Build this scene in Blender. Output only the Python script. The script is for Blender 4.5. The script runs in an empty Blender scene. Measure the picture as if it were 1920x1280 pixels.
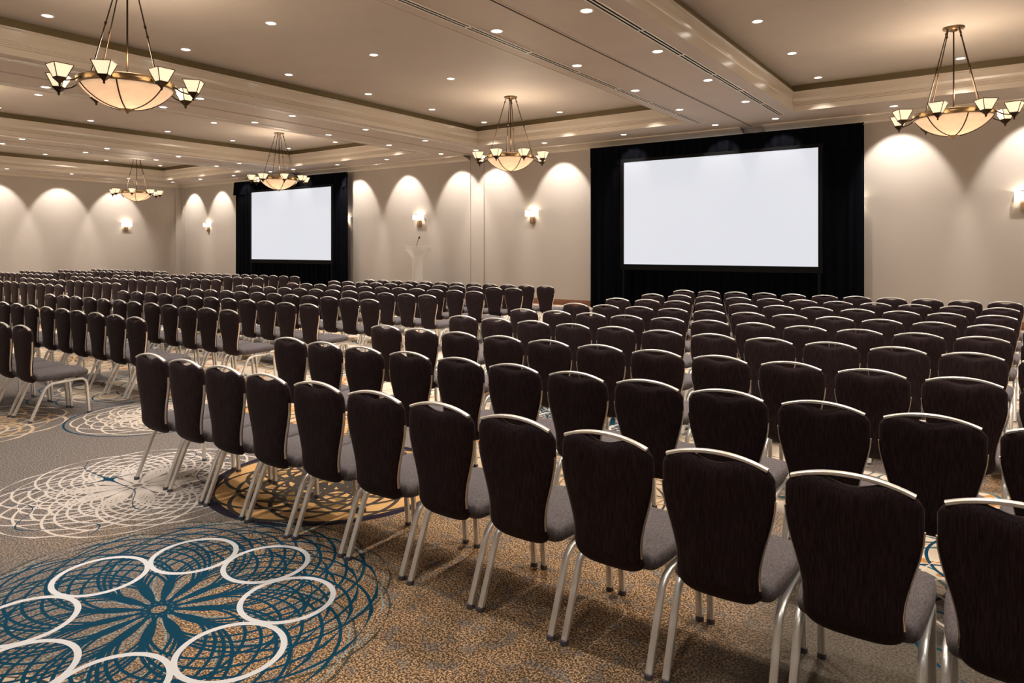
import bpy, bmesh, math, random
from mathutils import Vector, Matrix
PI = math.pi
random.seed(7)
scn = bpy.context.scene
col = scn.collection

# ------------------------------------------------------------------ camera, world, exposure
cd = bpy.data.cameras.new('camera'); cam = bpy.data.objects.new('camera', cd); col.objects.link(cam)
cam.location = (0, 0, 1.75); cam.rotation_euler = (PI/2, 0, math.radians(35.4))
cd.sensor_width = 36; cd.lens = 1295/1920*36; cd.shift_y = -(640-466)/1920; cd.clip_end = 200
scn.camera = cam
scn.cycles.use_light_tree = True; scn.cycles.adaptive_threshold = .08
scn.cycles.max_bounces = 6; scn.cycles.diffuse_bounces = 3; scn.cycles.glossy_bounces = 2; scn.cycles.transmission_bounces = 3
scn.cycles.caustics_reflective = False; scn.cycles.caustics_refractive = False
YAW = math.radians(35.4); FWD = (-math.sin(YAW), math.cos(YAW)); RGT = (math.cos(YAW), math.sin(YAW))
def px_of(x, y):            # image column of a floor position, used only to leave out chairs the photo cannot show
    d = x*FWD[0]+y*FWD[1]; s = x*RGT[0]+y*RGT[1]
    return (960+1295*s/d, d) if d > .3 else (-9999, d)
w = bpy.data.worlds.new('world'); scn.world = w; w.use_nodes = True
w.node_tree.nodes['Background'].inputs[0].default_value = (.9, .8, .7, 1)
w.node_tree.nodes['Background'].inputs[1].default_value = 0.0
vs = scn.view_settings
vs.view_transform = 'Standard'; vs.look = 'None'; vs.gamma = 1; vs.use_curve_mapping = False
vs.exposure = 0.1
E_TRAY, E_BEAM, E_WALL = 385, 125, 430        # lamp watts: tray, beam and wall-wash downlights
E_BOWL, E_SCONCE = 110, 9
WARM = (1.0, .80, .60); NEUT = (1.0, .925, .83)

# ------------------------------------------------------------------ helpers
def link(o, parent=None):
    col.objects.link(o)
    if parent is not None: o.parent = parent
    return o
def obj(name, verts, faces, mat, parent=None, smooth=None, loc=None, mats=None, fm=None):
    me = bpy.data.meshes.new(name); me.from_pydata([tuple(v) for v in verts], [], faces)
    for m in (mats or [mat]): me.materials.append(m)
    if fm: me.polygons.foreach_set('material_index', fm)
    bm = bmesh.new(); bm.from_mesh(me); bmesh.ops.recalc_face_normals(bm, faces=bm.faces); bm.to_mesh(me); bm.free()
    if smooth is not None:
        me.shade_smooth(); me.set_sharp_from_angle(angle=math.radians(smooth))
    o = bpy.data.objects.new(name, me)
    if loc: o.location = loc
    return link(o, parent)
class MB:
    def __init__(s): s.v = []; s.f = []; s.m = []
    def add(s, v, f, mi=0):
        n = len(s.v); s.v += [tuple(p) for p in v]; s.f += [[i+n for i in q] for q in f]; s.m += [mi]*len(f)
    def box(s, x0, x1, y0, y1, z0, z1, mi=0, M=None, b=0):
        if b:
            pts = []
            for (zz, k) in ((z0, b), (z0+b, 0), (z1-b, 0), (z1, b)):
                pts += [(x0+k, y0+k, zz), (x1-k, y0+k, zz), (x1-k, y1-k, zz), (x0+k, y1-k, zz)]
            f = [(0, 1, 2, 3), (12, 13, 14, 15)] + [(r*4+i, r*4+(i+1) % 4, r*4+4+(i+1) % 4, r*4+4+i) for r in range(3) for i in range(4)]
        else:
            pts = [(x, y, z) for z in (z0, z1) for (x, y) in ((x0, y0), (x1, y0), (x1, y1), (x0, y1))]
            f = [(0, 1, 2, 3), (4, 5, 6, 7), (0, 1, 5, 4), (1, 2, 6, 5), (2, 3, 7, 6), (3, 0, 4, 7)]
        if M is not None: pts = [M @ Vector(p) for p in pts]
        s.add(pts, f, mi)
    def sweep(s, path, rx, ry, n=8, mi=0, closed=False, up=(1, 0, 0), sq=1.0):
        # tube along a path; rx across 'up', ry the other way; sq < 1 squares the section
        P = [Vector(p) for p in path]; rings = []
        for i, p in enumerate(P):
            a = P[i-1] if (i > 0 or closed) else P[i]; b = P[(i+1) % len(P)] if (i < len(P)-1 or closed) else P[i]
            t = (b-a).normalized(); u = Vector(up); u = (u - t*u.dot(t))
            if u.length < 1e-4: u = Vector((0, 1, 0)) - t*t.y
            u.normalize(); q = t.cross(u)
            k = 1.0
            if 0 < i < len(P)-1 or closed:
                c = (p-a).normalized().dot((b-p).normalized()); k = 1/max(.5, math.sqrt(max(.01, (1+c)/2)))
            ring = []
            for j in range(n):
                an = 2*PI*(j+.5)/n; cx, sy = math.cos(an), math.sin(an)
                if sq < 1: cx, sy = math.copysign(abs(cx)**sq, cx), math.copysign(abs(sy)**sq, sy)
                ring.append(p + u*(rx*cx) + q*(ry*sy*k))
            rings.append(ring)
        v = [q for r in rings for q in r]; f = []; R = len(rings)
        for i in range(R if closed else R-1):
            for j in range(n):
                a = i*n+j; b = i*n+(j+1) % n; c = ((i+1) % R)*n+(j+1) % n; d = ((i+1) % R)*n+j
                f.append((a, b, c, d))
        if not closed: f += [list(range(n)), list(range((R-1)*n, R*n))]
        s.add(v, f, mi)
    def lathe(s, prof, n=32, c=(0, 0, 0), mi=0, rot=0):
        v = []; f = []
        for (r, z) in prof:
            for j in range(n): an = 2*PI*j/n+rot; v.append((c[0]+r*math.cos(an), c[1]+r*math.sin(an), c[2]+z))
        for i in range(len(prof)-1):
            for j in range(n): f.append((i*n+j, i*n+(j+1) % n, (i+1)*n+(j+1) % n, (i+1)*n+j))
        if prof[0][0] > 1e-4: f.append(list(range(n)))
        if prof[-1][0] > 1e-4: f.append(list(range((len(prof)-1)*n, len(prof)*n)))
        s.add(v, f, mi)
    def build(s, name, mat, parent=None, smooth=None, loc=None, mats=None):
        return obj(name, s.v, s.f, mat, parent, smooth, loc, mats, s.m if mats else None)
def tag(o, label=None, cat=None, group=None, kind=None):
    for k, v in (('label', label), ('category', cat), ('group', group), ('kind', kind)):
        if v: o[k] = v
    return o
def thing(name, label, cat, loc=(0, 0, 0), rz=0, group=None):
    o = bpy.data.objects.new(name, None); col.objects.link(o); o.location = loc; o.rotation_euler = (0, 0, rz)
    o.empty_display_size = .1
    return tag(o, label, cat, group)
def kids(o): return [c for c in list(bpy.data.objects) if c.parent is o]
def tree(o): return (o, [tree(c) for c in kids(o)])
def dup(tr, loc=None, rz=None, parent=None):
    c = tr[0].copy(); col.objects.link(c)
    if parent is not None: c.parent = parent
    if loc is not None: c.location = loc
    if rz is not None: c.rotation_euler = (0, 0, rz)
    for t in tr[1]: dup(t, parent=c)
    return c
def struct(name, mb, mat, smooth=None, mats=None):
    o = mb.build(name, mat, smooth=smooth, mats=mats); o['kind'] = 'structure'; return o
ORD = ['', 'first', 'second', 'third', 'fourth', 'fifth', 'sixth', 'seventh', 'eighth', 'ninth', 'tenth', 'eleventh', 'twelfth', 'thirteenth']

# ------------------------------------------------------------------ materials
def mat(name, color, rough=.6, metal=0, sheen=0, spec=.5, noise=None, bump=0, coat=0, emit=None, estr=0, trans=0, ior=1.45):
    m = bpy.data.materials.new(name); m.use_nodes = True; nt = m.node_tree; b = nt.nodes['Principled BSDF']
    b.inputs['Base Color'].default_value = (*color, 1); b.inputs['Roughness'].default_value = rough
    b.inputs['Metallic'].default_value = metal; b.inputs['Specular IOR Level'].default_value = spec
    if sheen: b.inputs['Sheen Weight'].default_value = sheen; b.inputs['Sheen Roughness'].default_value = .35; b.inputs['Sheen Tint'].default_value = (.85, .72, .68, 1)
    if coat: b.inputs['Coat Weight'].default_value = coat; b.inputs['Coat Roughness'].default_value = .2
    if trans: b.inputs['Transmission Weight'].default_value = trans; b.inputs['IOR'].default_value = ior
    if emit: b.inputs['Emission Color'].default_value = (*emit, 1); b.inputs['Emission Strength'].default_value = estr
    if noise:
        sx, sy, sz, amt = noise
        tc = nt.nodes.new('ShaderNodeTexCoord'); mp = nt.nodes.new('ShaderNodeMapping'); nz = nt.nodes.new('ShaderNodeTexNoise')
        mp.inputs['Scale'].default_value = (sx, sy, sz); nz.inputs['Scale'].default_value = 1; nz.inputs['Detail'].default_value = 3
        nt.links.new(tc.outputs['Object'], mp.inputs[0]); nt.links.new(mp.outputs[0], nz.inputs['Vector'])
        mr = nt.nodes.new('ShaderNodeMapRange'); mr.inputs['From Min'].default_value = .3; mr.inputs['From Max'].default_value = .7
        mr.inputs['To Min'].default_value = 1-amt; mr.inputs['To Max'].default_value = 1+amt
        nt.links.new(nz.outputs['Fac'], mr.inputs['Value'])
        vm = nt.nodes.new('ShaderNodeVectorMath'); vm.operation = 'SCALE'; vm.inputs[0].default_value = color
        nt.links.new(mr.outputs[0], vm.inputs['Scale']); nt.links.new(vm.outputs[0], b.inputs['Base Color'])
        if bump:
            bp = nt.nodes.new('ShaderNodeBump'); bp.inputs['Strength'].default_value = bump; bp.inputs['Distance'].default_value = .003
            nt.links.new(nz.outputs['Fac'], bp.inputs['Height']); nt.links.new(bp.outputs[0], b.inputs['Normal'])
    return m
M_CEIL = mat('ceiling_paint', (.41, .36, .315), .75, noise=(1.2, 1.2, 1.2, .03))
M_SOFF = mat('soffit_paint', (.43, .37, .32), .6, noise=(1.2, 1.2, 1.2, .03))
M_MOLD = mat('moulding_paint', (.52, .45, .37), .2, spec=.8, coat=.5)
M_GOLD = mat('gold_band', (.135, .10, .045), .45, metal=.3)
M_WALL = mat('wall_paper', (.385, .34, .302), .7, noise=(1.2, 1.2, .4, .02))
M_BASE = mat('dark_wood', (.16, .062, .028), .35, noise=(3, 3, 40, .3))
M_FAB = mat('brown_fabric', (.022, .0122, .0148), .8, sheen=.09, spec=.2, noise=(230, 230, 12, .75))
M_SEAT = mat('lit_seat_fabric', (.12, .105, .112), .85, sheen=.16, spec=.2, noise=(200, 60, 60, .35))  # chair fabric lightened for seats, painting in the strong light they catch
M_MET = mat('champagne_metal', (.90, .885, .86), .32, metal=.6)
M_TRIM = mat('trim_metal', (.82, .74, .64), .3, metal=1.0)
M_GLIDE = mat('glide_plastic', (.10, .095, .12), .4)
M_BRONZE = mat('antique_bronze', (.36, .25, .14), .28, metal=1.0, noise=(9, 9, 9, .35))
M_BRONZED = mat('dark_bronze', (.06, .038, .022), .35, metal=1.0)
M_ALAB = mat('alabaster_glass', (.80, .62, .45), .3, emit=(1.0, .70, .46), estr=.42, noise=(5, 5, 9, .2))
def translucent(m, fac, color):
    nt = m.node_tree; b = nt.nodes['Principled BSDF']; out = nt.nodes['Material Output']
    t = nt.nodes.new('ShaderNodeBsdfTranslucent'); t.inputs[0].default_value = (*color, 1); x = nt.nodes.new('ShaderNodeMixShader'); x.inputs[0].default_value = fac
    nt.links.new(b.outputs[0], x.inputs[1]); nt.links.new(t.outputs[0], x.inputs[2]); nt.links.new(x.outputs[0], out.inputs[0])
M_SHADE = mat('shade_glass', (.85, .75, .58), .3, emit=(1.0, .80, .52), estr=.9, noise=(30, 30, 30, .1))
translucent(M_ALAB, .3, (.95, .84, .70))
M_LENS = mat('lamp_lens', (.9, .9, .9), .4, emit=(1.0, .93, .84), estr=9)
M_RING = mat('lamp_ring', (.72, .66, .58), .4)
M_SCREEN = mat('glowing_screen_sheet', (.05, .052, .055), .95, emit=(.92, .935, 1.0), estr=.72)  # sheet is nearly black; its even white glow replaces light falling on it
M_FRAME = mat('screen_frame', (.004, .004, .0045), .7, spec=.08)
M_DRAPE = mat('black_velour', (.0016, .0018, .0034), .95, spec=.05)
M_SLOT = mat('vent_slot', (.003, .003, .004), .8, spec=.1)
M_VENT = mat('vent_frame', (.80, .76, .70), .35)
M_TRACK = mat('track_rubber', (.02, .014, .01), .8)
M_ACR = mat('clear_acrylic', (.97, .95, .93), .08)
M_ACR.node_tree.nodes['Principled BSDF'].inputs['Alpha'].default_value = .30
M_SCG = mat('sconce_glass', (.9, .85, .75), .4, emit=(1.0, .88, .68), estr=1.25)
M_SCM = mat('sconce_bronze', (.34, .24, .16), .4, metal=.6)
M_BLK = mat('black_plastic', (.02, .02, .02), .5)
M_RISER = mat('riser_carpet', (.05, .045, .045), .9)

# ------------------------------------------------------------------ carpet
PX, PY = 9.4, 4.8                                       # the pattern's repeat
MED = {'m6': (-2.6, 4.9, 1.27), 'm7': (-5.9, 4.75, 1.0), 'm8': (-9.0, 4.2, 1.04), 'm5': (-7.25, 3.75, .84), 'm4': (-8.35, 2.35, 1.04),
       'm2': (-5.22, 2.56, 1.02), 'm3': (-4.15, 3.52, .93), 'm1': (-3.34, 1.74, 1.15)}
def carpet(sub):
    m = bpy.data.materials.new('patterned_carpet'); m.use_nodes = True; nt = m.node_tree; N = nt.nodes; L = nt.links
    b = N['Principled BSDF']; b.inputs['Roughness'].default_value = .95; b.inputs['Specular IOR Level'].default_value = .12
    def mth(op, a, c=None, d=None, clamp=False):
        n = N.new('ShaderNodeMath'); n.operation = op; n.use_clamp = clamp
        for i, q in enumerate((a, c, d)):
            if q is None: continue
            if isinstance(q, (int, float)): n.inputs[i].default_value = q
            else: L.new(q, n.inputs[i])
        return n.outputs[0]
    def mix(fac, a, c):
        n = N.new('ShaderNodeMix'); n.data_type = 'RGBA'
        L.new(fac, n.inputs[0]) if not isinstance(fac, (int, float)) else setattr(n.inputs[0], 'default_value', fac)
        for i, q in ((6, a), (7, c)):
            if isinstance(q, tuple): n.inputs[i].default_value = (*q, 1)
            else: L.new(q, n.inputs[i])
        return n.outputs[2]
    tc = N.new('ShaderNodeTexCoord'); pos = tc.outputs['Object']
    def noise(scale, detail=2, vec=None, dist=0):
        n = N.new('ShaderNodeTexNoise'); n.inputs['Scale'].default_value = scale; n.inputs['Detail'].default_value = detail
        n.inputs['Distortion'].default_value = dist
        L.new(vec or pos, n.inputs['Vector']); return n.outputs['Fac']
    def ramp(v, a, c):
        n = N.new('ShaderNodeMapRange'); n.inputs['From Min'].default_value = a; n.inputs['From Max'].default_value = c; L.new(v, n.inputs['Value']); return n.outputs[0]
    gx = N.new('ShaderNodeSeparateXYZ'); L.new(pos, gx.inputs[0])
    # woven ground: taupe with fine flecks, and broad tan areas thick with orange and cream flecks
    fine = noise(240, 1); fleck = noise(95, 2)
    base = mix(ramp(fleck, .42, .60), mix(ramp(fine, .42, .6), (.07, .06, .053), (.13, .11, .10)), (.27, .235, .215))
    base = mix(mth('MULTIPLY', mth('MULTIPLY', ramp(gx.outputs[0], -1.4, -.8), ramp(gx.outputs[1], 4.4, 3.6)), .6), base, (.075, .062, .040))
    # broad areas
    wv = N.new('ShaderNodeVectorMath'); wv.operation = 'ADD'; wv.inputs[1].default_value = (3.3, 1.9, 0); L.new(pos, wv.inputs[0])
    area = ramp(noise(.33, 1, wv.outputs[0]), .47, .53)
    near = mth('MULTIPLY', mth('MULTIPLY', ramp(gx.outputs[0], -3.9, -2.3), ramp(gx.outputs[0], -.75, -1.3)), ramp(gx.outputs[1], 4.6, 3.4))
    area = mth('MAXIMUM', mth('MULTIPLY', area, ramp(gx.outputs[0], -5.0, -4.0)), near)
    hole0 = noise(13, 0); hole = ramp(hole0, .58, .66)
    tan_f = mth('MULTIPLY', area, mth('SUBTRACT', 1.0, mth('MULTIPLY', hole, .6)))
    spk = ramp(fleck, .50, .56)
    tan = mix(spk, (.095, .062, .036), (.50, .29, .14))
    tan = mix(mth('MULTIPLY', ramp(noise(130, 1), .58, .63), .7), tan, (.78, .64, .50))
    ground = mix(tan_f, base, tan)
    fw = N.new('ShaderNodeVectorMath'); fw.operation = 'ADD'; fw.inputs[1].default_value = (11.3, 4.6, 0); L.new(pos, fw.inputs[0])
    field = mth('MULTIPLY', ramp(noise(.42, 1, fw.outputs[0]), .43, .46), ramp(gx.outputs[1], 3.9, 4.4))
    ln2 = mth('LESS_THAN', mth('ABSOLUTE', mth('SUBTRACT', noise(1.1, 1, fw.outputs[0], 1.5), .5)), .018)
    ln3 = mth('LESS_THAN', mth('ABSOLUTE', mth('SUBTRACT', noise(1.5, 1, None, 1.0), .5)), .012)
    cream = mix(ln2, mix(ramp(fine, .4, .6), (.52, .42, .32), (.66, .56, .46)), (.45, .21, .07))
    cream = mix(ln3, cream, (.05, .13, .15))
    ground = mix(field, ground, cream)
    def medal(k):
        cx, cy, _ = MED[k]
        s = N.new('ShaderNodeVectorMath'); s.operation = 'SUBTRACT'; L.new(pos, s.inputs[0]); s.inputs[1].default_value = (cx, cy, 0)
        wr = N.new('ShaderNodeVectorMath'); wr.operation = 'WRAP'; L.new(s.outputs[0], wr.inputs[0])
        wr.inputs[1].default_value = (PX/2, PY/2, 5); wr.inputs[2].default_value = (-PX/2, -PY/2, -5)
        sp = N.new('ShaderNodeSeparateXYZ'); L.new(wr.outputs[0], sp.inputs[0])
        rho = mth('SQRT', mth('ADD', mth('MULTIPLY', sp.outputs[0], sp.outputs[0]), mth('MULTIPLY', sp.outputs[1], sp.outputs[1])))
        th = mth('ARCTAN2', sp.outputs[1], sp.outputs[0])
        return rho, th
    def rings(md, n, r, d, wd, ph=0.0):
        # n rings of radius r whose centres stand evenly at distance d from the medallion's centre
        rho, th = md
        c = mth('DIVIDE', mth('ADD', mth('MULTIPLY', rho, rho), d*d-r*r), mth('MULTIPLY', rho, 2*d))
        inside = mth('LESS_THAN', mth('ABSOLUTE', c), 1.0)
        cc = mth('MINIMUM', mth('MAXIMUM', c, -1.0), 1.0)
        phi = mth('ARCCOSINE', cc); sn = mth('SQRT', mth('SUBTRACT', 1.0001, mth('MULTIPLY', cc, cc)))
        sinb = mth('MULTIPLY', sn, d/r)
        out = None
        for op in ('ADD', 'SUBTRACT'):
            a = mth('ADD', mth(op, th, phi), ph)
            a = mth('ABSOLUTE', mth('WRAP', a, PI/n, -PI/n))
            out = a if out is None else mth('MINIMUM', out, a)
        dist = mth('MULTIPLY', mth('MULTIPLY', out, rho), sinb)
        return mth('MULTIPLY', mth('LESS_THAN', dist, wd/2), inside)
    def nest(md, n, r0, step, k, wd, ph=0.0):
        # n spokes of k nested rings, all passing through the hub: radii r0, r0+step ...
        rho, th = md; out = None; hub = .035
        a = mth('WRAP', mth('ADD', th, ph), PI/n, -PI/n)
        rr = mth('SUBTRACT', rho, hub)
        J = int(n*.25+.001)
        for j in range(-J, J+1):
            co = mth('COSINE', mth('ADD', a, -2*PI*j/n))
            rk = mth('DIVIDE', rr, mth('MAXIMUM', mth('MULTIPLY', co, 2.0), .02))
            inn = mth('LESS_THAN', mth('ABSOLUTE', mth('SUBTRACT', rk, r0+step*(k-1)/2)), step*k/2)
            e = mth('ABSOLUTE', mth('WRAP', mth('SUBTRACT', rk, r0), step/2, -step/2))
            e = mth('MULTIPLY', mth('MULTIPLY', e, co), mth('MULTIPLY', co, 2.0))
            mk = mth('MULTIPLY', mth('LESS_THAN', e, wd/2), inn)
            out = mk if out is None else mth('MAXIMUM', out, mk)
        return mth('MULTIPLY', out, mth('GREATER_THAN', rho, hub+.01))
    def exact(md, n, r, d, wd):
        rho, th = md
        a = mth('WRAP', th, PI/n, -PI/n)
        dx = mth('SUBTRACT', mth('MULTIPLY', rho, mth('COSINE', a)), d); dy = mth('MULTIPLY', rho, mth('SINE', a))
        e = mth('SUBTRACT', mth('SQRT', mth('ADD', mth('MULTIPLY', dx, dx), mth('MULTIPLY', dy, dy))), r)
        return mth('LESS_THAN', mth('ABSOLUTE', e), wd/2)
    def disc(md, r): return mth('LESS_THAN', md[0], r)
    def band(md, r, wd): return mth('LESS_THAN', mth('ABSOLUTE', mth('SUBTRACT', md[0], r)), wd/2)
    TEAL, WHITE, CREAM, ORANGE, DARK, INK = (.003, .046, .088), (.66, .66, .68), (.62, .53, .45), (.58, .30, .115), (.055, .045, .038), (.022, .018, .032)
    c = ground
    if 'm6' in sub:
        m6 = medal('m6'); c = mix(disc(m6, 1.25), c, (.56, .44, .32)); c = mix(rings(m6, 14, .60, .64, .016), c, DARK); c = mix(rings(m6, 14, .40, .44, .014), c, (.3, .16, .06))
    if 'm7' in sub:
        m7 = medal('m7'); c = mix(disc(m7, .98), c, ORANGE); c = mix(rings(m7, 10, .47, .50, .022), c, DARK); c = mix(rings(m7, 10, .32, .34, .02), c, CREAM)
    if 'm8' in sub:
        m8 = medal('m8'); c = mix(disc(m8, .62), c, (.50, .40, .30)); c = mix(rings(m8, 9, .50, .52, .018), c, TEAL); c = mix(rings(m8, 9, .38, .40, .018), c, CREAM)
    if 'm5' in sub:
        m5 = medal('m5'); c = mix(nest(m5, 9, .17, .065, 4, .017), c, CREAM); c = mix(band(m5, .82, .02), c, TEAL)
    if 'm4' in sub:
        m4 = medal('m4')
        for i, q in enumerate((.46, .385, .31, .235, .16)): c = mix(rings(m4, 8, q, q+.03, .028), c, (.50, .33, .18) if i % 2 else (.58, .45, .33))
    if 'm2' in sub:
        m2 = medal('m2')
        for q in (.455, .40, .345, .29, .235, .18): c = mix(rings(m2, 10, q, q+.035, .0165), c, (.60, .53, .48))
        lw = N.new('ShaderNodeMapping'); lw.inputs['Location'].default_value = (5.2, -2.5, 0); L.new(pos, lw.inputs[0])
        nn = noise(1.5, 0, lw.outputs[0])
        c = mix(mth('MULTIPLY', mth('LESS_THAN', mth('ABSOLUTE', mth('SUBTRACT', nn, .5)), .003), disc(m2, .9)), c, TEAL)
    if 'm3' in sub:
        m3 = medal('m3'); c = mix(disc(m3, .92), c, INK); c = mix(disc(m3, .85), c, (.62, .36, .15))
        c = mix(mth('MULTIPLY', disc(m3, .62), ramp(noise(5, 1), .50, .53)), c, (.24, .15, .05))
        c = mix(nest(m3, 9, .16, .085, 4, .03), c, DARK)
    if 'm1' in sub:
        m1 = medal('m1')
        c = mix(mth('MULTIPLY', rings(m1, 12, .545, .58, .012), ramp(fleck, .42, .5)), c, (.045, .055, .05))
        c = mix(mth('MULTIPLY', rings(m1, 12, .528, .563, .011), ramp(fleck, .44, .5)), c, (.30, .34, .32))
        for q in (.505, .455, .40, .34): c = mix(rings(m1, 14, q, q+.035, .0165), c, TEAL)
        c = mix(exact(m1, 8, .222, .60, .028), c, WHITE)
    # teal line beside the dark field at the right front
    L.new(c, b.inputs['Base Color'])
    bp = N.new('ShaderNodeBump'); bp.inputs['Strength'].default_value = .35; bp.inputs['Distance'].default_value = .004
    L.new(fine, bp.inputs['Height']); L.new(bp.outputs[0], b.inputs['Normal'])
    return m

# ------------------------------------------------------------------ room shell
XL, XR, YB, YW = -33.2, 4.4, -5.0, 18.4
ZS, ZT, ZW = 4.9, 5.5, 4.74
TX = [(-31.63+9.24*i, -24.94+9.24*i) for i in range(4)]     # tray openings; the fourth is above the right block
TY = (-3.4, 16.68)
mb = MB(); FM = []; CELL = .5; NX = int((XR-XL)/CELL)+1; NY = int((YW-YB)/CELL)+1
for i in range(NX):
    for j in range(NY):
        x0, x1, y0, y1 = XL+i*CELL, min(XR, XL+(i+1)*CELL), YB+j*CELL, min(YW, YB+(j+1)*CELL)
        sub = []
        for k, (mx, my, mr) in MED.items():
            dx = abs(((x0+x1)/2-mx+PX/2) % PX-PX/2)-CELL/2; dy = abs(((y0+y1)/2-my+PY/2) % PY-PY/2)-CELL/2
            if math.hypot(max(0, dx), max(0, dy)) < mr: sub.append(k)
        sub = tuple(sub)
        if sub not in FM: FM.append(sub)
        mb.add([(x0, y0, 0), (x1, y0, 0), (x1, y1, 0), (x0, y1, 0)], [(0, 1, 2, 3)], FM.index(sub))
mb.box(XL, XR, YB, YW, -.1, -.002, 0)
struct('floor', mb, None, mats=[carpet(q) for q in FM]); print('CARPET', len(FM))
mb = MB(); mb.box(XL-.15, XL, YB-.15, YW+.15, 0, ZS+.05); struct('wall_left', mb, M_WALL)
mb = MB(); mb.box(XR, XR+.15, YB-.15, YW+.15, 0, ZS+.05); struct('wall_right', mb, M_WALL)
mb = MB(); mb.box(XL, XR, YB-.15, YB, 0, ZS+.05); struct('wall_back', mb, M_WALL)
mb = MB(); mb.box(XL, XR, YW, YW+.15, 0, ZS+.05); struct('wall_front', mb, M_WALL)
# soffit grid as one slab with openings
mb = MB(); xs = [XL] + [v for t in TX for v in t] + [XR]; ZB = ZS+.05
for (y0, y1) in ((YB, TY[0]), (TY[1], YW)): mb.box(XL, XR, y0, y1, ZS, ZB)
for i in range(0, len(xs), 2): mb.box(xs[i], xs[i+1], TY[0], TY[1], ZS, ZB)
struct('ceiling', mb, M_SOFF)
prof = [(-.003, 4.897), (-.003, 5.015), (.018, 5.03), (.018, 5.055), (.034, 5.065), (.034, 5.09), (.05, 5.10), (.05, 5.125), (.036, 5.145), (.03, 5.19), (.03, 5.315), (-.012, 5.335), (-.012, 5.352), (.06, 5.356)]
for k, (x0, x1) in enumerate(TX):
    mb = MB()
    def loop(o, z): return [(x0-o, TY[0]-o, z), (x1+o, TY[0]-o, z), (x1+o, TY[1]+o, z), (x0-o, TY[1]+o, z)]
    for i in range(len(prof)-1):
        a = loop(*prof[i]); c = loop(*prof[i+1])
        mb.add(a+c, [(j, (j+1) % 4, 4+(j+1) % 4, 4+j) for j in range(4)])
    struct('trim_%d' % (k+1), mb, M_MOLD)
    mb = MB(); a = loop(.06, 5.356); c = loop(.06, ZT)
    mb.add(a+c, [(j, (j+1) % 4, 4+(j+1) % 4, 4+j) for j in range(4)])
    struct('trim_%d' % (k+5), mb, M_GOLD)
    mb = MB(); mb.box(x0-.2, x1+.2, TY[0]-.2, TY[1]+.2, ZT, ZT+.05); o = struct('ceiling', mb, M_CEIL)
# movable-wall tracks down the middle of each beam, and their jambs on the screen wall
BX = [TX[i][1]+1.27 for i in range(3)] + []
BX = [-23.76, -14.52, -5.28]
for k, bx in enumerate(BX):
    mb = MB(); mb.box(bx-.045, bx-.018, YB, YW-.3, ZS-.006, ZS+.002, 0); mb.box(bx+.018, bx+.045, YB, YW-.3, ZS-.006, ZS+.002, 0); mb.box(bx-.018, bx+.018, YB, YW-.3, ZS-.002, ZS+.002, 1)
    struct('trim_%d' % (k+9), mb, None, mats=[M_SOFF, M_TRACK])
    mb = MB(); mb.box(bx-.3, bx-.27, YW-.03, YW, 0, ZS); mb.box(bx+.27, bx+.3, YW-.03, YW, 0, ZS); mb.box(bx-.27, bx+.27, YW-.012, YW, 0, ZS)
    struct('trim_%d' % (k+12), mb, M_WALL)
# crown below the soffit; broken with curved returns where the tracks meet the wall
cp = [(0, ZW), (.03, ZW), (.06, ZW+.02), (.09, ZW+.05), (.18, ZW+.085), (.3, ZW+.115), (.40, ZW+.135), (.42, ZW+.15), (.42, ZS)]
def crown_run(mb, a, c, axis):
    v = []; f = []
    for q in (a, c):
        for (o, z) in cp: v.append((q, YW-o, z) if axis == 'x' else (XL+o, q, z))
    n = len(cp)
    for i in range(n-1): f.append((i, i+1, n+i+1, n+i))
    f += [list(range(n)), list(range(n, 2*n))]
    mb.add(v, f)
mb = MB(); e = [XL]
for bx in BX: e += [bx-.27, bx+.27]
e.append(XR)
for i in range(0, len(e), 2): crown_run(mb, e[i], e[i+1], 'x')
struct('trim_15', mb, M_MOLD)
mb = MB(); crown_run(mb, YB, YW, 'y'); struct('trim_16', mb, M_MOLD)
bprof = [(0, 0), (.022, 0), (.022, .11), (.014, .13), (.014, .15), (.006, .172), (0, .175)]
mb = MB(); v = [(q, YW-o, z) for q in (XL, XR) for (o, z) in bprof]; n = len(bprof)
mb.add(v, [(i, i+1, n+i+1, n+i) for i in range(n-1)]); struct('baseboard_front', mb, M_BASE)
mb = MB(); v = [(XL+o, q, z) for q in (YB, YW) for (o, z) in bprof]; mb.add(v, [(i, i+1, n+i+1, n+i) for i in range(n-1)]); struct('baseboard_left', mb, M_BASE)
mb = MB(); mb.box(XL, XL+.07, YW-.32, YW, .0, ZW, b=.01); mb.box(XL+.07, XL+.34, YW-.05, YW, 0, ZW, b=.01); struct('trim_17', mb, M_WALL)

# linear air vents, two runs along each beam
BNAME = ['far left ceiling beam', 'middle ceiling beam', 'nearest ceiling beam']
for k, bx in enumerate(BX):
    for side, dx in (('left', -.91), ('right', 1.03)):
        t = thing('linear_air_vent', 'long slotted air vent along the %s side of the %s' % (side, BNAME[k]), 'air vent', (bx+dx, 0, ZS-.004), 0, 'linear air vents in the beams')
        mb = MB(); y0, y1 = .5, 16.95
        for (a, c) in ((-.062, -.05), (-.008, .008), (.05, .062)): mb.box(a, c, y0, y1, -.009, .0035)
        y = y1
        while y > y0: mb.box(-.062, .062, y-.03, y, -.0095, .0035); y -= 1.55
        mb.build('frame', M_VENT, t)
        mb = MB(); mb.box(-.05, -.008, y0, y1, -.0005, .0035); mb.box(.008, .05, y0, y1, -.0005, .0035); mb.build('slot', M_SLOT, t)

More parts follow.
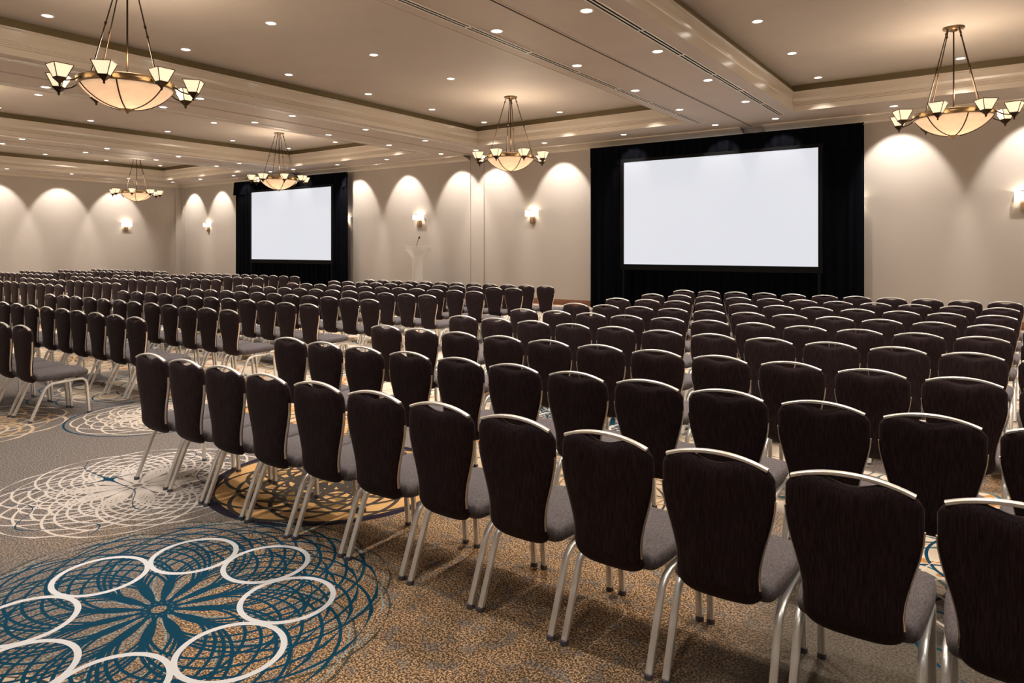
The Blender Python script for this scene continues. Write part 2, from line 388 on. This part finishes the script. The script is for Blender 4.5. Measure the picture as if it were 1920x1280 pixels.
# ------------------------------------------------------------------ recessed downlights
def spot(name, loc, e, ang, blend, color, rad=.05, tilt=(0, 0)):
    l = bpy.data.lights.new(name, 'SPOT'); l.energy = e; l.spot_size = math.radians(ang); l.spot_blend = blend; l.color = color; l.shadow_soft_size = rad
    o = bpy.data.objects.new(name, l); col.objects.link(o); o.location = loc; o.rotation_euler = (math.radians(tilt[0]), math.radians(tilt[1]), 0); return o
dl = thing('ceiling_downlight', '', 'ceiling light', (0, 0, -50))
mb = MB(); mb.lathe([(.098, .001), (.098, -.006), (.085, -.010), (.076, -.008), (.074, .001)], 24); mb.build('trim_ring', M_RING, dl, 40)
mb = MB(); mb.lathe([(.0001, -.003), (.045, -.0035), (.0755, -.002), (.0755, .001), (.0001, .001)], 24); mb.build('lens', M_LENS, dl, 40)
DLT = tree(dl); used = [False]
def downlight(x, y, z, label, group, e, ang, blend, tilt=(0, 0)):
    if used[0]: o = dup(DLT, (x, y, z))
    else: o = dl; o.location = (x, y, z); used[0] = True
    tag(o, label, 'ceiling light', group)
    spot('downlight_lamp', (x, y, z-.02), e, ang, blend, NEUT, tilt=tilt)
TN = ['far left tray', 'second tray from left', 'middle tray', 'right tray']
YT = [16.22, 13.92, 11.63, 9.34, 7.04, 4.73, 2.43, .13]
for k in range(4):
    xc = -9.94+9.24*(k-2) + .02
    for j, (cn, dx) in enumerate((('left', -2.62), ('middle', 0), ('right', 2.62))):
        c = 0
        for i, y in enumerate(YT):
            if j == 1 and i in (1, 5): continue
            if px_of(xc+dx, y)[1] < 0: pass
            c += 1
            downlight(xc+dx, y, ZT, 'recessed downlight in %s, %s of its %s line from screen wall' % (TN[k], ORD[c], cn), 'tray downlights', E_TRAY*(1 if y > 3 else .33), 92, .8)
for k, bx in enumerate(BX):
    for cn, dx in (('left', -.69), ('right', .79)):
        for i in range(7):
            y = 14.95-2.31*i
            downlight(bx+dx, y, ZS, 'recessed downlight on %s, %s of its %s line from screen wall' % (BNAME[k], ORD[i+1], cn), 'beam downlights', E_BEAM, 96, .8)
WX = [-32.0, -29.65, -27.05, -24.45, -22.97, -20.35, -17.75, -15.21, -13.73, -11.13, -8.53, -5.97, -4.49, -1.96, .64, 3.2]
for i, x in enumerate(WX):
    downlight(x, 17.33, ZS, 'recessed wall-wash downlight by the screen wall, %s from the left corner' % (ORD+['fourteenth', 'fifteenth', 'sixteenth'])[i+1], 'screen wall downlights', E_WALL*(.3 if -9.9 < x < -2.7 or -27.9 < x < -20.6 else 1), 68, .38, (35, 0))
for i in range(6):
    downlight(-32.0, 15.3-2.32*i, ZS, 'recessed wall-wash downlight by the left wall, %s from the screen wall corner' % ORD[i+1], 'left wall downlights', E_WALL, 68, .38, (0, 35))

for i, x in enumerate((-20.4, -15.8, -11.1, -6.5, -1.9, 2.6)):  # unseen lamps and fixtures added so the metal chair legs reflect brighter
    downlight(x, -3.93, ZS, 'added unseen wall-wash downlight by the wall behind the camera, %s from its left' % ORD[i+1], 'added back wall downlights', E_WALL*.6, 68, .38, (-35, 0))
# ------------------------------------------------------------------ chandeliers
def make_chandelier():
    t = thing('chandelier', '', 'chandelier', (0, 0, -50))
    mb = MB(); mb.lathe([(.0001, .0), (.16, .0), (.165, -.012), (.155, -.03), (.06, -.04), (.045, -.07), (.0001, -.075)], 32); mb.build('canopy', M_BRONZE, t, 35)
    for k in range(4):
        a = PI/2*k + .22; mb = MB()
        p0 = Vector((.115*math.cos(a), .115*math.sin(a), -.02)); p1 = Vector((.545*math.cos(a), .545*math.sin(a), -1.46)); d = (p1-p0)
        mb.sweep([p0, p1], .0085, .0085, 8); 
        for q in (.07, .5): c = p0+d*q; mb.sweep([c-d*.012, c+d*.012], .017, .017, 8)
        mb.build('rod', M_BRONZED, t, 35)
    mb = MB(); mb.sweep([(0, 0, -.05), (0, 0, -1.82)], .012, .012, 10); mb.build('centre_rod', M_BRONZED, t, 35)
    mb = MB(); mb.lathe([(.575, -1.545), (.597, -1.55), (.61, -1.54), (.602, -1.525), (.602, -1.475), (.61, -1.46), (.597, -1.45), (.575, -1.455), (.575, -1.545)], 64); mb.build('ring', M_BRONZE, t, 35)
    Rb, hb = .578, .30; Rs = (Rb*Rb+hb*hb)/(2*hb); zc = -1.535+(Rs-hb)
    amx = math.asin(Rb/Rs)
    pr = [(max(.0001, Rs*math.sin(amx*i/14)), zc-Rs*math.cos(amx*i/14)) for i in range(15)]
    mb = MB(); mb.lathe(pr+[(r*.985, z+.012) for (r, z) in reversed(pr)], 64); bowl = mb.build('bowl', M_ALAB, t, 40)
    for k in range(6):
        a = PI/3*k+.35; mb = MB()
        mb.sweep([((r+.004)*math.cos(a), (r+.004)*math.sin(a), z-.004) for (r, z) in pr[1:]], .010, .008, 6, up=(-math.sin(a), math.cos(a), 0)); mb.build('rib', M_BRONZED, t, 35)
    mb = MB(); mb.lathe([(.0001, -1.895), (.012, -1.89), (.018, -1.875), (.03, -1.865), (.085, -1.842), (.09, -1.832), (.0001, -1.825)], 24); mb.build('finial', M_BRONZE, t, 35)
    for k in range(8):
        a = PI/4*k; ca, sa = math.cos(a), math.sin(a)
        mb = MB(); mb.sweep([(.60*ca, .60*sa, -1.50), (.69*ca, .69*sa, -1.56), (.78*ca, .78*sa, -1.585), (.835*ca, .835*sa, -1.58)], .010, .010, 8, up=(0, 0, 1))
        arm = mb.build('arm', M_BRONZED, t, 35)
        c = Vector((.85*ca, .85*sa, 0)); rot = a+PI/4
        mb = MB()
        for (r0, z0, r1, z1) in ((.075, -1.565, .16, -1.405),):
            mb.lathe([(r0, z0), (r1, z1), (r1-.008, z1), (r0-.008, z0+.004)], 4, (c.x, c.y, 0), rot=rot)
        sh = mb.build('shade', M_SHADE, t)
        mb = MB()
        for j in range(4):
            b0 = rot+PI/2*j; b1 = b0+PI/2
            q0 = Vector((c.x+.163*math.cos(b0), c.y+.163*math.sin(b0), -1.403)); q1 = Vector((c.x+.163*math.cos(b1), c.y+.163*math.sin(b1), -1.403)); q2 = Vector((c.x+.078*math.cos(b0), c.y+.078*math.sin(b0), -1.565))
            mb.sweep([q0, q1], .006, .006, 4); mb.sweep([q0, q2], .006, .006, 4)
        mb.build('shade_frame', M_BRONZED, sh)
        mb = MB(); mb.lathe([(.084, -1.56), (.086, -1.573), (.02, -1.635), (.012, -1.65), (.017, -1.66), (.012, -1.67), (.0001, -1.68)], 4, (c.x, c.y, 0), rot=rot); mb.build('shade_holder', M_BRONZED, t)
    return t
ch = make_chandelier(); CHT = tree(ch)
CH = [(-9.84, 4.69, math.radians(2), 'bronze bowl chandelier nearest the camera, upper left, with lit corner shades'),
      (-.68, 13.9, math.radians(33), 'bronze bowl chandelier hanging at the right, right of the large screen'),
      (-9.92, 13.9, math.radians(12), 'bronze bowl chandelier hanging between the two screens'),
      (-19.16, 13.9, math.radians(20), 'bronze bowl chandelier hanging in front of the smaller screen'),
      (-28.4, 13.9, math.radians(8), 'smallest-looking bronze bowl chandelier, hanging near the left corner')]
for i, (x, y, rz, lab) in enumerate(CH):
    if i == 0: o = ch; o.location = (x, y, ZT); o.rotation_euler = (0, 0, rz)
    else: o = dup(CHT, (x, y, ZT), rz)
    tag(o, lab, 'chandelier', 'bowl chandeliers')
for (x, y) in [(c[0], c[1]) for c in CH] + [(-19.16, 4.65), (-28.4, 4.65), (-.68, 4.65)]:
    l = bpy.data.lights.new('chandelier_lamp', 'POINT'); l.energy = E_BOWL; l.color = WARM; l.shadow_soft_size = .18
    o = bpy.data.objects.new('chandelier_lamp', l); col.objects.link(o); o.location = (x+.03, y, ZT-1.60)
    l = bpy.data.lights.new('chandelier_uplamp', 'POINT'); l.energy = 120; l.color = (1, .80, .60); l.shadow_soft_size = .3
    o = bpy.data.objects.new('chandelier_uplamp', l); col.objects.link(o); o.location = (x+.03, y, ZT-1.1)

# ------------------------------------------------------------------ wall sconces (local -y faces the room)
sc = thing('wall_sconce', '', 'wall light', (0, 0, -50))
mb = MB()
W2, D2, H2 = .20, .17, .19
for (x0, x1, y0, y1) in ((-W2, W2, -D2, -D2+.008), (-W2, -W2+.008, -D2+.008, -.004), (W2-.008, W2, -D2+.008, -.004)): mb.box(x0, x1, y0, y1, 0, H2)
sg = mb.build('shade', M_SCG, sc)
mb = MB(); mb.box(-.085, .085, -.05, 0, -.225, .0, b=.006); mb.box(-.04, .04, -.075, -.05, -.20, -.02, b=.004); mb.box(-.075, -.06, -.062, -.05, -.22, -.005); mb.box(.06, .075, -.062, -.05, -.22, -.005); mb.build('bracket', M_SCM, sc)
mb = MB(); mb.box(-.09, .09, -.185, -.17, H2+.002, H2+.022, b=.003); mb.box(-.006, .006, -.178, -.166, H2-.03, H2+.006); mb.build('top_bar', M_BLK, sc)
mb = MB(); mb.lathe([(.0001, .03), (.016, .035), (.02, .07), (.016, .11), (.0001, .12)], 12, (0, -.085, 0)); mb.build('lamp_bulb', M_SCG, sc, 40)
SCT = tree(sc)
SC = [(-12.25, YW, 0, 'lit wall sconce just left of the large right screen drape'), (-17.15, YW, 0, 'lit wall sconce above the clear lectern'),
      (-30.75, YW, 0, 'lit wall sconce between the left corner and the smaller screen'), (XL, 15.76, PI/2, 'lit wall sconce on the left wall'),
      (.40, YW, 0, 'lit wall sconce cut by the right edge of the photo'), (-2.92, YW, 0, 'wall sconce half hidden behind the right edge of the large screen drape'),
      (-21.05, YW, 0, 'wall sconce half hidden behind the right edge of the smaller screen drape')]
for i, (x, y, rz, lab) in enumerate(SC):
    if i == 0: o = sc; o.location = (x, y, 2.78)
    else: o = dup(SCT, (x, y, 2.78), rz)
    tag(o, lab, 'wall light', 'wall sconces')
    l = bpy.data.lights.new('sconce_lamp', 'POINT'); l.energy = E_SCONCE; l.color = (1, .88, .72); l.shadow_soft_size = .012
    lo = bpy.data.objects.new('sconce_lamp', l); col.objects.link(lo)
    lo.location = (x, y-.085, 2.93) if rz == 0 else (x+.085, y, 2.93)

# ------------------------------------------------------------------ drapes and screens
def drape(x0, x1, sx0, sx1, sz0, sz1, lab, seed):
    rnd = random.Random(seed); y = 18.02; t = thing('stage_drape', lab, 'drape', ((x0+x1)/2, y, 0), 0, 'black drapes around the screens'); X = (x0+x1)/2
    ph = [rnd.random()*6 for _ in range(6)]
    def fold(x, z, k):
        return .032*math.sin(x*27+ph[0]+k)+.018*math.sin(x*47+ph[1]+.25*z+k)+.014*math.sin(x*11+ph[2]+k)
    def panel(name, a, c, z0, z1, off, k, wav=0, low=0):
        n = max(12, int((c-a)*26)); m = 8; v = []; f = []
        for s in (0, 1):
            for j in range(m+1):
                for i in range(n+1):
                    xx = a+(c-a)*i/n; q = j/m; z = z1+(z0-z1)*q
                    amp = .55+.75*q
                    if wav: z -= wav*(1-q)*abs(math.sin(xx*3.1))
                    ex = 0
                    v.append((xx-X+ex, off+amp*fold(xx, z, k)+(.006 if s else 0), z))
        o = (m+1)*(n+1)
        for s in (0, 1):
            for j in range(m):
                for i in range(n): b = s*o+j*(n+1)+i; f.append((b, b+1, b+n+2, b+n+1))
        ed = [i for i in range(n+1)] + [j*(n+1)+n for j in range(1, m+1)] + [m*(n+1)+i for i in range(n-1, -1, -1)] + [j*(n+1) for j in range(m-1, 0, -1)]
        for i in range(len(ed)): p, q = ed[i], ed[(i+1) % len(ed)]; f.append((p, q, q+o, p+o))
        mb = MB(); mb.add(v, f); mb.build(name, M_DRAPE, t, 60)
    panel('side_panel', x0, sx0+.55, .01, 4.66, 0, 0, low=1)
    panel('side_panel', sx1-.55, x1, .01, 4.66, 0, 2, low=1)
    panel('valance', x0+.015, x1-.015, sz1-.02, 4.70, -.04, 4)
    panel('skirt', sx0-.05, sx1+.05, .01, sz0+.05, .03, 5)
    mb = MB(); mb.sweep([(x0-X, 0.0, 4.70), (x1-X, 0.0, 4.70)], .018, .018, 8); mb.build('top_rail', M_FRAME, t)
def screen(x0, x1, z0, z1, lab):
    y = 17.78; X = (x0+x1)/2; t = thing('projection_screen', lab, 'screen', (X, y, 0), 0, 'projection screens'); hw = (x1-x0)/2
    mb = MB(); mb.box(-hw, hw, -.012, .0, z0, z1); mb.build('screen_surface', M_SCREEN, t)
    mb = MB()
    for (a, c, d, e) in ((-hw-.10, -hw, z0-.16, z1+.09), (hw, hw+.10, z0-.16, z1+.09), (-hw, hw, z1, z1+.09), (-hw, hw, z0-.16, z0)): mb.box(a, c, -.03, .03, d, e, b=.004)
    mb.build('frame', M_FRAME, t)
    for s in (-1, 1):
        mb = MB(); mb.box(s*(hw+.02)-.03, s*(hw+.02)+.03, -.02, .04, 0, z0-.16); mb.box(s*(hw+.02)-.035, s*(hw+.02)+.035, -.35, .14, 0, .04, b=.005); mb.build('leg', M_FRAME, t)
drape(-9.96, -2.66, -8.80, -3.52, 1.31, 4.17, 'tall black drape framing the large right screen', 3)
drape(-28.0, -20.58, -26.45, -21.1, 1.30, 4.15, 'tall black drape framing the smaller left screen', 9)
screen(-8.74, -3.61, 1.315, 4.18, 'blank white projection screen in black frame, the large one at right')
screen(-26.40, -21.22, 1.30, 4.16, 'blank white projection screen in black frame, the smaller one at left')

# ------------------------------------------------------------------ lectern on its riser
mb = MB(); mb.box(-1.3, 1.3, -.75, .75, .0, .52, b=.01); mb.box(-1.29, 1.29, -.74, .74, .52, .54, b=.004)
tag(mb.build('stage_riser', M_RISER, loc=(-15.95, 17.0, 0)), 'low dark stage riser under the clear lectern', 'stage')
t = thing('lectern', 'clear acrylic lectern below a wall sconce, left of the large screen', 'lectern', (-15.9, 16.95, .54), math.radians(24))
R1 = Matrix.Rotation(math.radians(-14), 4, 'X')
mb = MB(); mb.box(-.36, .36, -.26, .26, 0, .02, b=.003); mb.build('base', M_ACR, t)
mb = MB(); mb.box(-.40, .40, -.26, .26, -.009, .009, M=Matrix.Translation((0, -.02, 1.23)) @ R1, b=.003); mb.build('reading_shelf', M_ACR, t)
for s in (-1, 1):
    mb = MB(); mb.box(s*.13-.009, s*.13+.009, -.12, .12, .02, .98, b=.002); mb.build('upright', M_ACR, t)
    mb = MB(); a = Vector((s*.13, 0, .92)); c = Vector((s*.36, 0, 1.20)); q = (c-a); n = Vector((-q.z, 0, q.x)).normalized()*.009
    mb.add([a-n+Vector((0, -.2, 0)), a+n+Vector((0, -.2, 0)), c+n+Vector((0, -.24, 0)), c-n+Vector((0, -.24, 0)), a-n+Vector((0, .2, 0)), a+n+Vector((0, .2, 0)), c+n+Vector((0, .22, 0)), c-n+Vector((0, .22, 0))],
           [(0, 1, 2, 3), (4, 5, 6, 7), (0, 1, 5, 4), (1, 2, 6, 5), (2, 3, 7, 6), (3, 0, 4, 7)]); mb.build('side_wing', M_ACR, t)
mb = MB(); mb.box(-.13, .13, .10, .115, .1, .95, b=.002); mb.build('front_panel', M_ACR, t)
t = thing('gooseneck_microphone', 'black gooseneck microphone on the clear lectern', 'microphone', (-15.95, 16.95, 1.79))
mb = MB(); mb.lathe([(.0001, 0), (.04, 0), (.04, .012), (.012, .02), (.0001, .02)], 16); mb.build('base', M_BLK, t, 40)
mb = MB(); mb.sweep([(0, 0, .01), (.01, 0, .12), (.05, 0, .22), (.12, -.02, .31)], .009, .009, 8, up=(0, 1, 0)); mb.build('neck', M_BLK, t, 40)
mb = MB(); mb.sweep([(.115, -.02, .305), (.16, -.03, .345)], .028, .028, 10, up=(0, 1, 0)); mb.build('head', M_BLK, t, 40)

# ------------------------------------------------------------------ chairs (origin between the rear feet on the floor, facing +y)
def back_mesh():
    nu, nv = 24, 26; V = []; F_ = []
    def sm(a, b, x): x = min(1, max(0, (x-a)/(b-a))); return x*x*(3-2*x)
    def hw(z):       # half width of the shield-shaped back at height z
        return .158 + .062*sm(.50, .82, z) + .006*sm(.50, .40, z) if z > .5 else .158+.010*sm(.5, .40, z)
    def top(x):
        a = abs(x); t = min(1, max(0, (a-.135)/.088)); return .957 - .30*a*a - .072*(1-math.sqrt(1-t*t)) - .027*math.exp(-(a/.072)**2.6)
    def bot(x): u = abs(x)/.168; return .378 + .055*min(1, u)**5
    def grid(side):
        g = []
        for j in range(nv+1):
            v = j/nv; row = []
            for i in range(nu+1):
                s = -1+2*i/nu
                s = math.sin(PI/2*s)
                vv = .5-.5*math.cos(PI*v)
                z0 = .378+(.95-.378)*vv; x = s*hw(z0)
                zt, zb = top(x), bot(x); z = zb+(zt-zb)*vv
                x = s*hw(z)
                th = max(0, (1-abs(s)**5))**.5*max(0, (1-abs(2*vv-1)**12))**.5
                lean = -.030-.045*(z-.45)-.03*(z-.7)**2
                if z < .47: lean += .11*((.47-z)/.1)**1.5*.45
                y = lean+.062 + (.030*th if side else -.036*th) + .012*(1-abs(s)**2)*(-1)
                row.append((x, y, z))
            g.append(row)
        return g
    A, B = grid(1), grid(0); idx = {}
    for s, g in ((1, A), (0, B)):
        for j in range(nv+1):
            for i in range(nu+1):
                edge = i in (0, nu) or j in (0, nv)
                if edge and s == 0: idx[0, j, i] = idx[1, j, i]
                else: idx[s, j, i] = len(V); V.append(g[j][i])
        for j in range(nv):
            for i in range(nu): F_.append((idx[s, j, i], idx[s, j, i+1], idx[s, j+1, i+1], idx[s, j+1, i]))
    edge_at = lambda z: hw(z)
    return V, F_, hw
BV, BF, HW = back_mesh()
def seat_mesh():
    nu, nv = 16, 16; V = []; F_ = []; idx = {}
    for s in (1, 0):
        for j in range(nv+1):
            for i in range(nu+1):
                a = math.sin(PI/2*(-1+2*i/nu)); c = math.sin(PI/2*(-1+2*j/nv))
                # square to rounded square
                x = a*math.sqrt(1-.13*c*c*c*c); y = c*math.sqrt(1-.10*a*a*a*a)
                wv = .205+.022*min(1, (y+1)*.7)
                th = (max(0, 1-abs(a)**16)*max(0, 1-abs(c)**16))**.4
                zc = .438+.006*y
                z = zc+(.036*th+.012*th*(1-a*a) if s else -.042*th)
                edge = i in (0, nu) or j in (0, nv)
                if edge and s == 0: idx[0, j, i] = idx[1, j, i]; continue
                idx[s, j, i] = len(V); V.append((x*wv, .305+y*.245, z))
        for j in range(nv):
            for i in range(nu): F_.append((idx[s, j, i], idx[s, j, i+1], idx[s, j+1, i+1], idx[s, j+1, i]))
    return V, F_
SV, SF = seat_mesh()
def make_chair(detail):
    t = thing('banquet_chair', '', 'chair', (0, 0, -50))
    obj('backrest', BV, BF, M_FAB, t, 180)
    obj('seat', SV, SF, M_SEAT, t, 180)
    yb = lambda z: -.030-.045*(z-.45)-.03*(z-.7)**2+.062
    mb = MB(); mb.sweep([(x, yb(.94)-.012, (.966-.038*(abs(x)/.2)**2.1)) for x in [-.196+.392*i/14 for i in range(15)]], .0085, .0125, 8, up=(0, 0, 1), sq=.7); mb.build('handle', M_MET, t, 50)
    for s in (-1, 1):
        mb = MB(); mb.sweep([(s*(HW(z)-.001), yb(z)-.006, z) for z in [.815-.35*i/8 for i in range(9)]], .0055, .008, 6, up=(1, 0, 0)); mb.build('side_trim', M_TRIM, t, 50)
    for s in (-1, 1):
        x = s*.203
        mb = MB(); mb.sweep([(x, 0, .012), (x, .115, .29), (x, .135, .327), (x, .165, .352), (x, .205, .366), (x, .30, .372), (x, .36, .376)], .0150, .0125, 8, sq=.45); rl = mb.build('leg', M_MET, t, 50)
        mb = MB(); mb.sweep([(x, .33, .374), (x, .45, .380), (x, .485, .374), (x, .513, .352), (x, .525, .318), (x, .548, .012)], .0150, .0125, 8, sq=.45); fl = mb.build('leg', M_MET, t, 50)
        if detail:
            mb = MB(); mb.lathe([(.0001, 0), (.0195, 0), (.020, .006), (.0185, .02), (.0001, .022)], 12, (x, -.002, 0)); mb.build('foot_glide', M_GLIDE, rl, 50)
            mb = MB(); mb.lathe([(.0001, 0), (.0195, 0), (.020, .006), (.0185, .02), (.0001, .022)], 12, (x, .549, 0)); mb.build('foot_glide', M_GLIDE, fl, 50)
    return t
def join_chair(src):
    mb = MB(); mats = []; 
    def rec(o):
        for c in kids(o):
            m = c.data.materials[0]
            if m not in mats: mats.append(m)
            mb.add([v.co for v in c.data.vertices], [list(p.vertices) for p in c.data.polygons], mats.index(m)); rec(c)
    rec(src)
    o = mb.build('banquet_chair', None, smooth=60, mats=mats); o.location = (0, 0, -50); return o
cA = make_chair(True); cB = make_chair(False); cC = join_chair(cB)
TREES = {'A': tree(cA), 'B': tree(cB), 'C': (cC, [])}; FIRST = {'A': cA, 'B': cB, 'C': cC}
def place(kind, x, y, rz, label, group):
    if FIRST[kind] is not None: o = FIRST[kind]; FIRST[kind] = None; o.location = (x, y, 0); o.rotation_euler = (0, 0, rz)
    else: o = dup(TREES[kind], (x, y, 0), rz)
    tag(o, label, 'chair', group)
rnd = random.Random(11)
ROWN = ['nearest row', 'second row', 'third row', 'fourth row', 'fifth row', 'sixth row', 'seventh row', 'eighth row', 'last row']
def block(name, X0, sp, Ys, rows, fromright, kindf, n=12):
    cnt = 0
    for r in rows:
        for i in range(n):
            x = X0[r]+sp[r]*i; y = Ys[r]+.03
            px, d = px_of(x, y+.1); half = .25*1295/d if d > 0 else 0
            if px+half*1.15 < -2 or px-half > 1924: continue
            k = n-i if fromright else i+1; side = 'right' if fromright else 'left'
            lab = 'dark brown banquet chair, %s block, %s, %s from its %s end' % (name, ROWN[r], ORD[k], side)
            place(kindf(r, i), x+rnd.uniform(-.006, .006), y+rnd.uniform(-.012, .012), math.radians(rnd.uniform(-1.2, 1.2)), lab, 'chairs of the %s block' % name)
            cnt += 1
    return cnt
X0 = [-5.16, -5.11, -5.13, -5.14, -5.07, -4.99, -4.96, -4.94, -4.92]; XE = [-.43, -.27, -.20, -.18, -.15, -.11, -.06, -.02, .03]
Y1 = [2.60, 3.77, 4.96, 6.20, 7.37, 8.57, 9.84, 11.13, 12.48]
n1 = block('right', X0, [(b-a)/10 for a, b in zip(X0, XE)], Y1, range(9), False, lambda r, i: 'A' if r < 2 else 'B')
XE2 = [-8.15, -8.07, -8.06, -8.01, -7.98, -7.96, -7.93, -7.92, -7.88]; Y2 = [2.81, 3.91, 5.07, 6.26, 7.41, 8.68, 9.94, 11.15, 12.25]
n2 = block('middle', [x-.483*11 for x in XE2], [.483]*9, Y2, range(9), True, lambda r, i: 'A' if r < 1 else 'B')
XE3 = [-16.9, -16.8, -16.7, -16.72, -16.50, -16.42, -16.30, -16.38, -16.40]; Y3 = [2.9, 4.1, 5.3, 6.50, 7.60, 8.84, 9.93, 11.2, 12.38]
n3 = block('left', [x-.478*11 for x in XE3], [.478]*9, Y3, range(9), True, lambda r, i: 'C')
n4 = block('far left', [-23.6-.478*11]*9, [.478]*9, [2.9, 4.1, 5.3, 6.5, 7.6, 8.95, 10.05, 11.3, 12.45], range(9), True, lambda r, i: 'C')
print('CHAIRS', n1, n2, n3, n4)
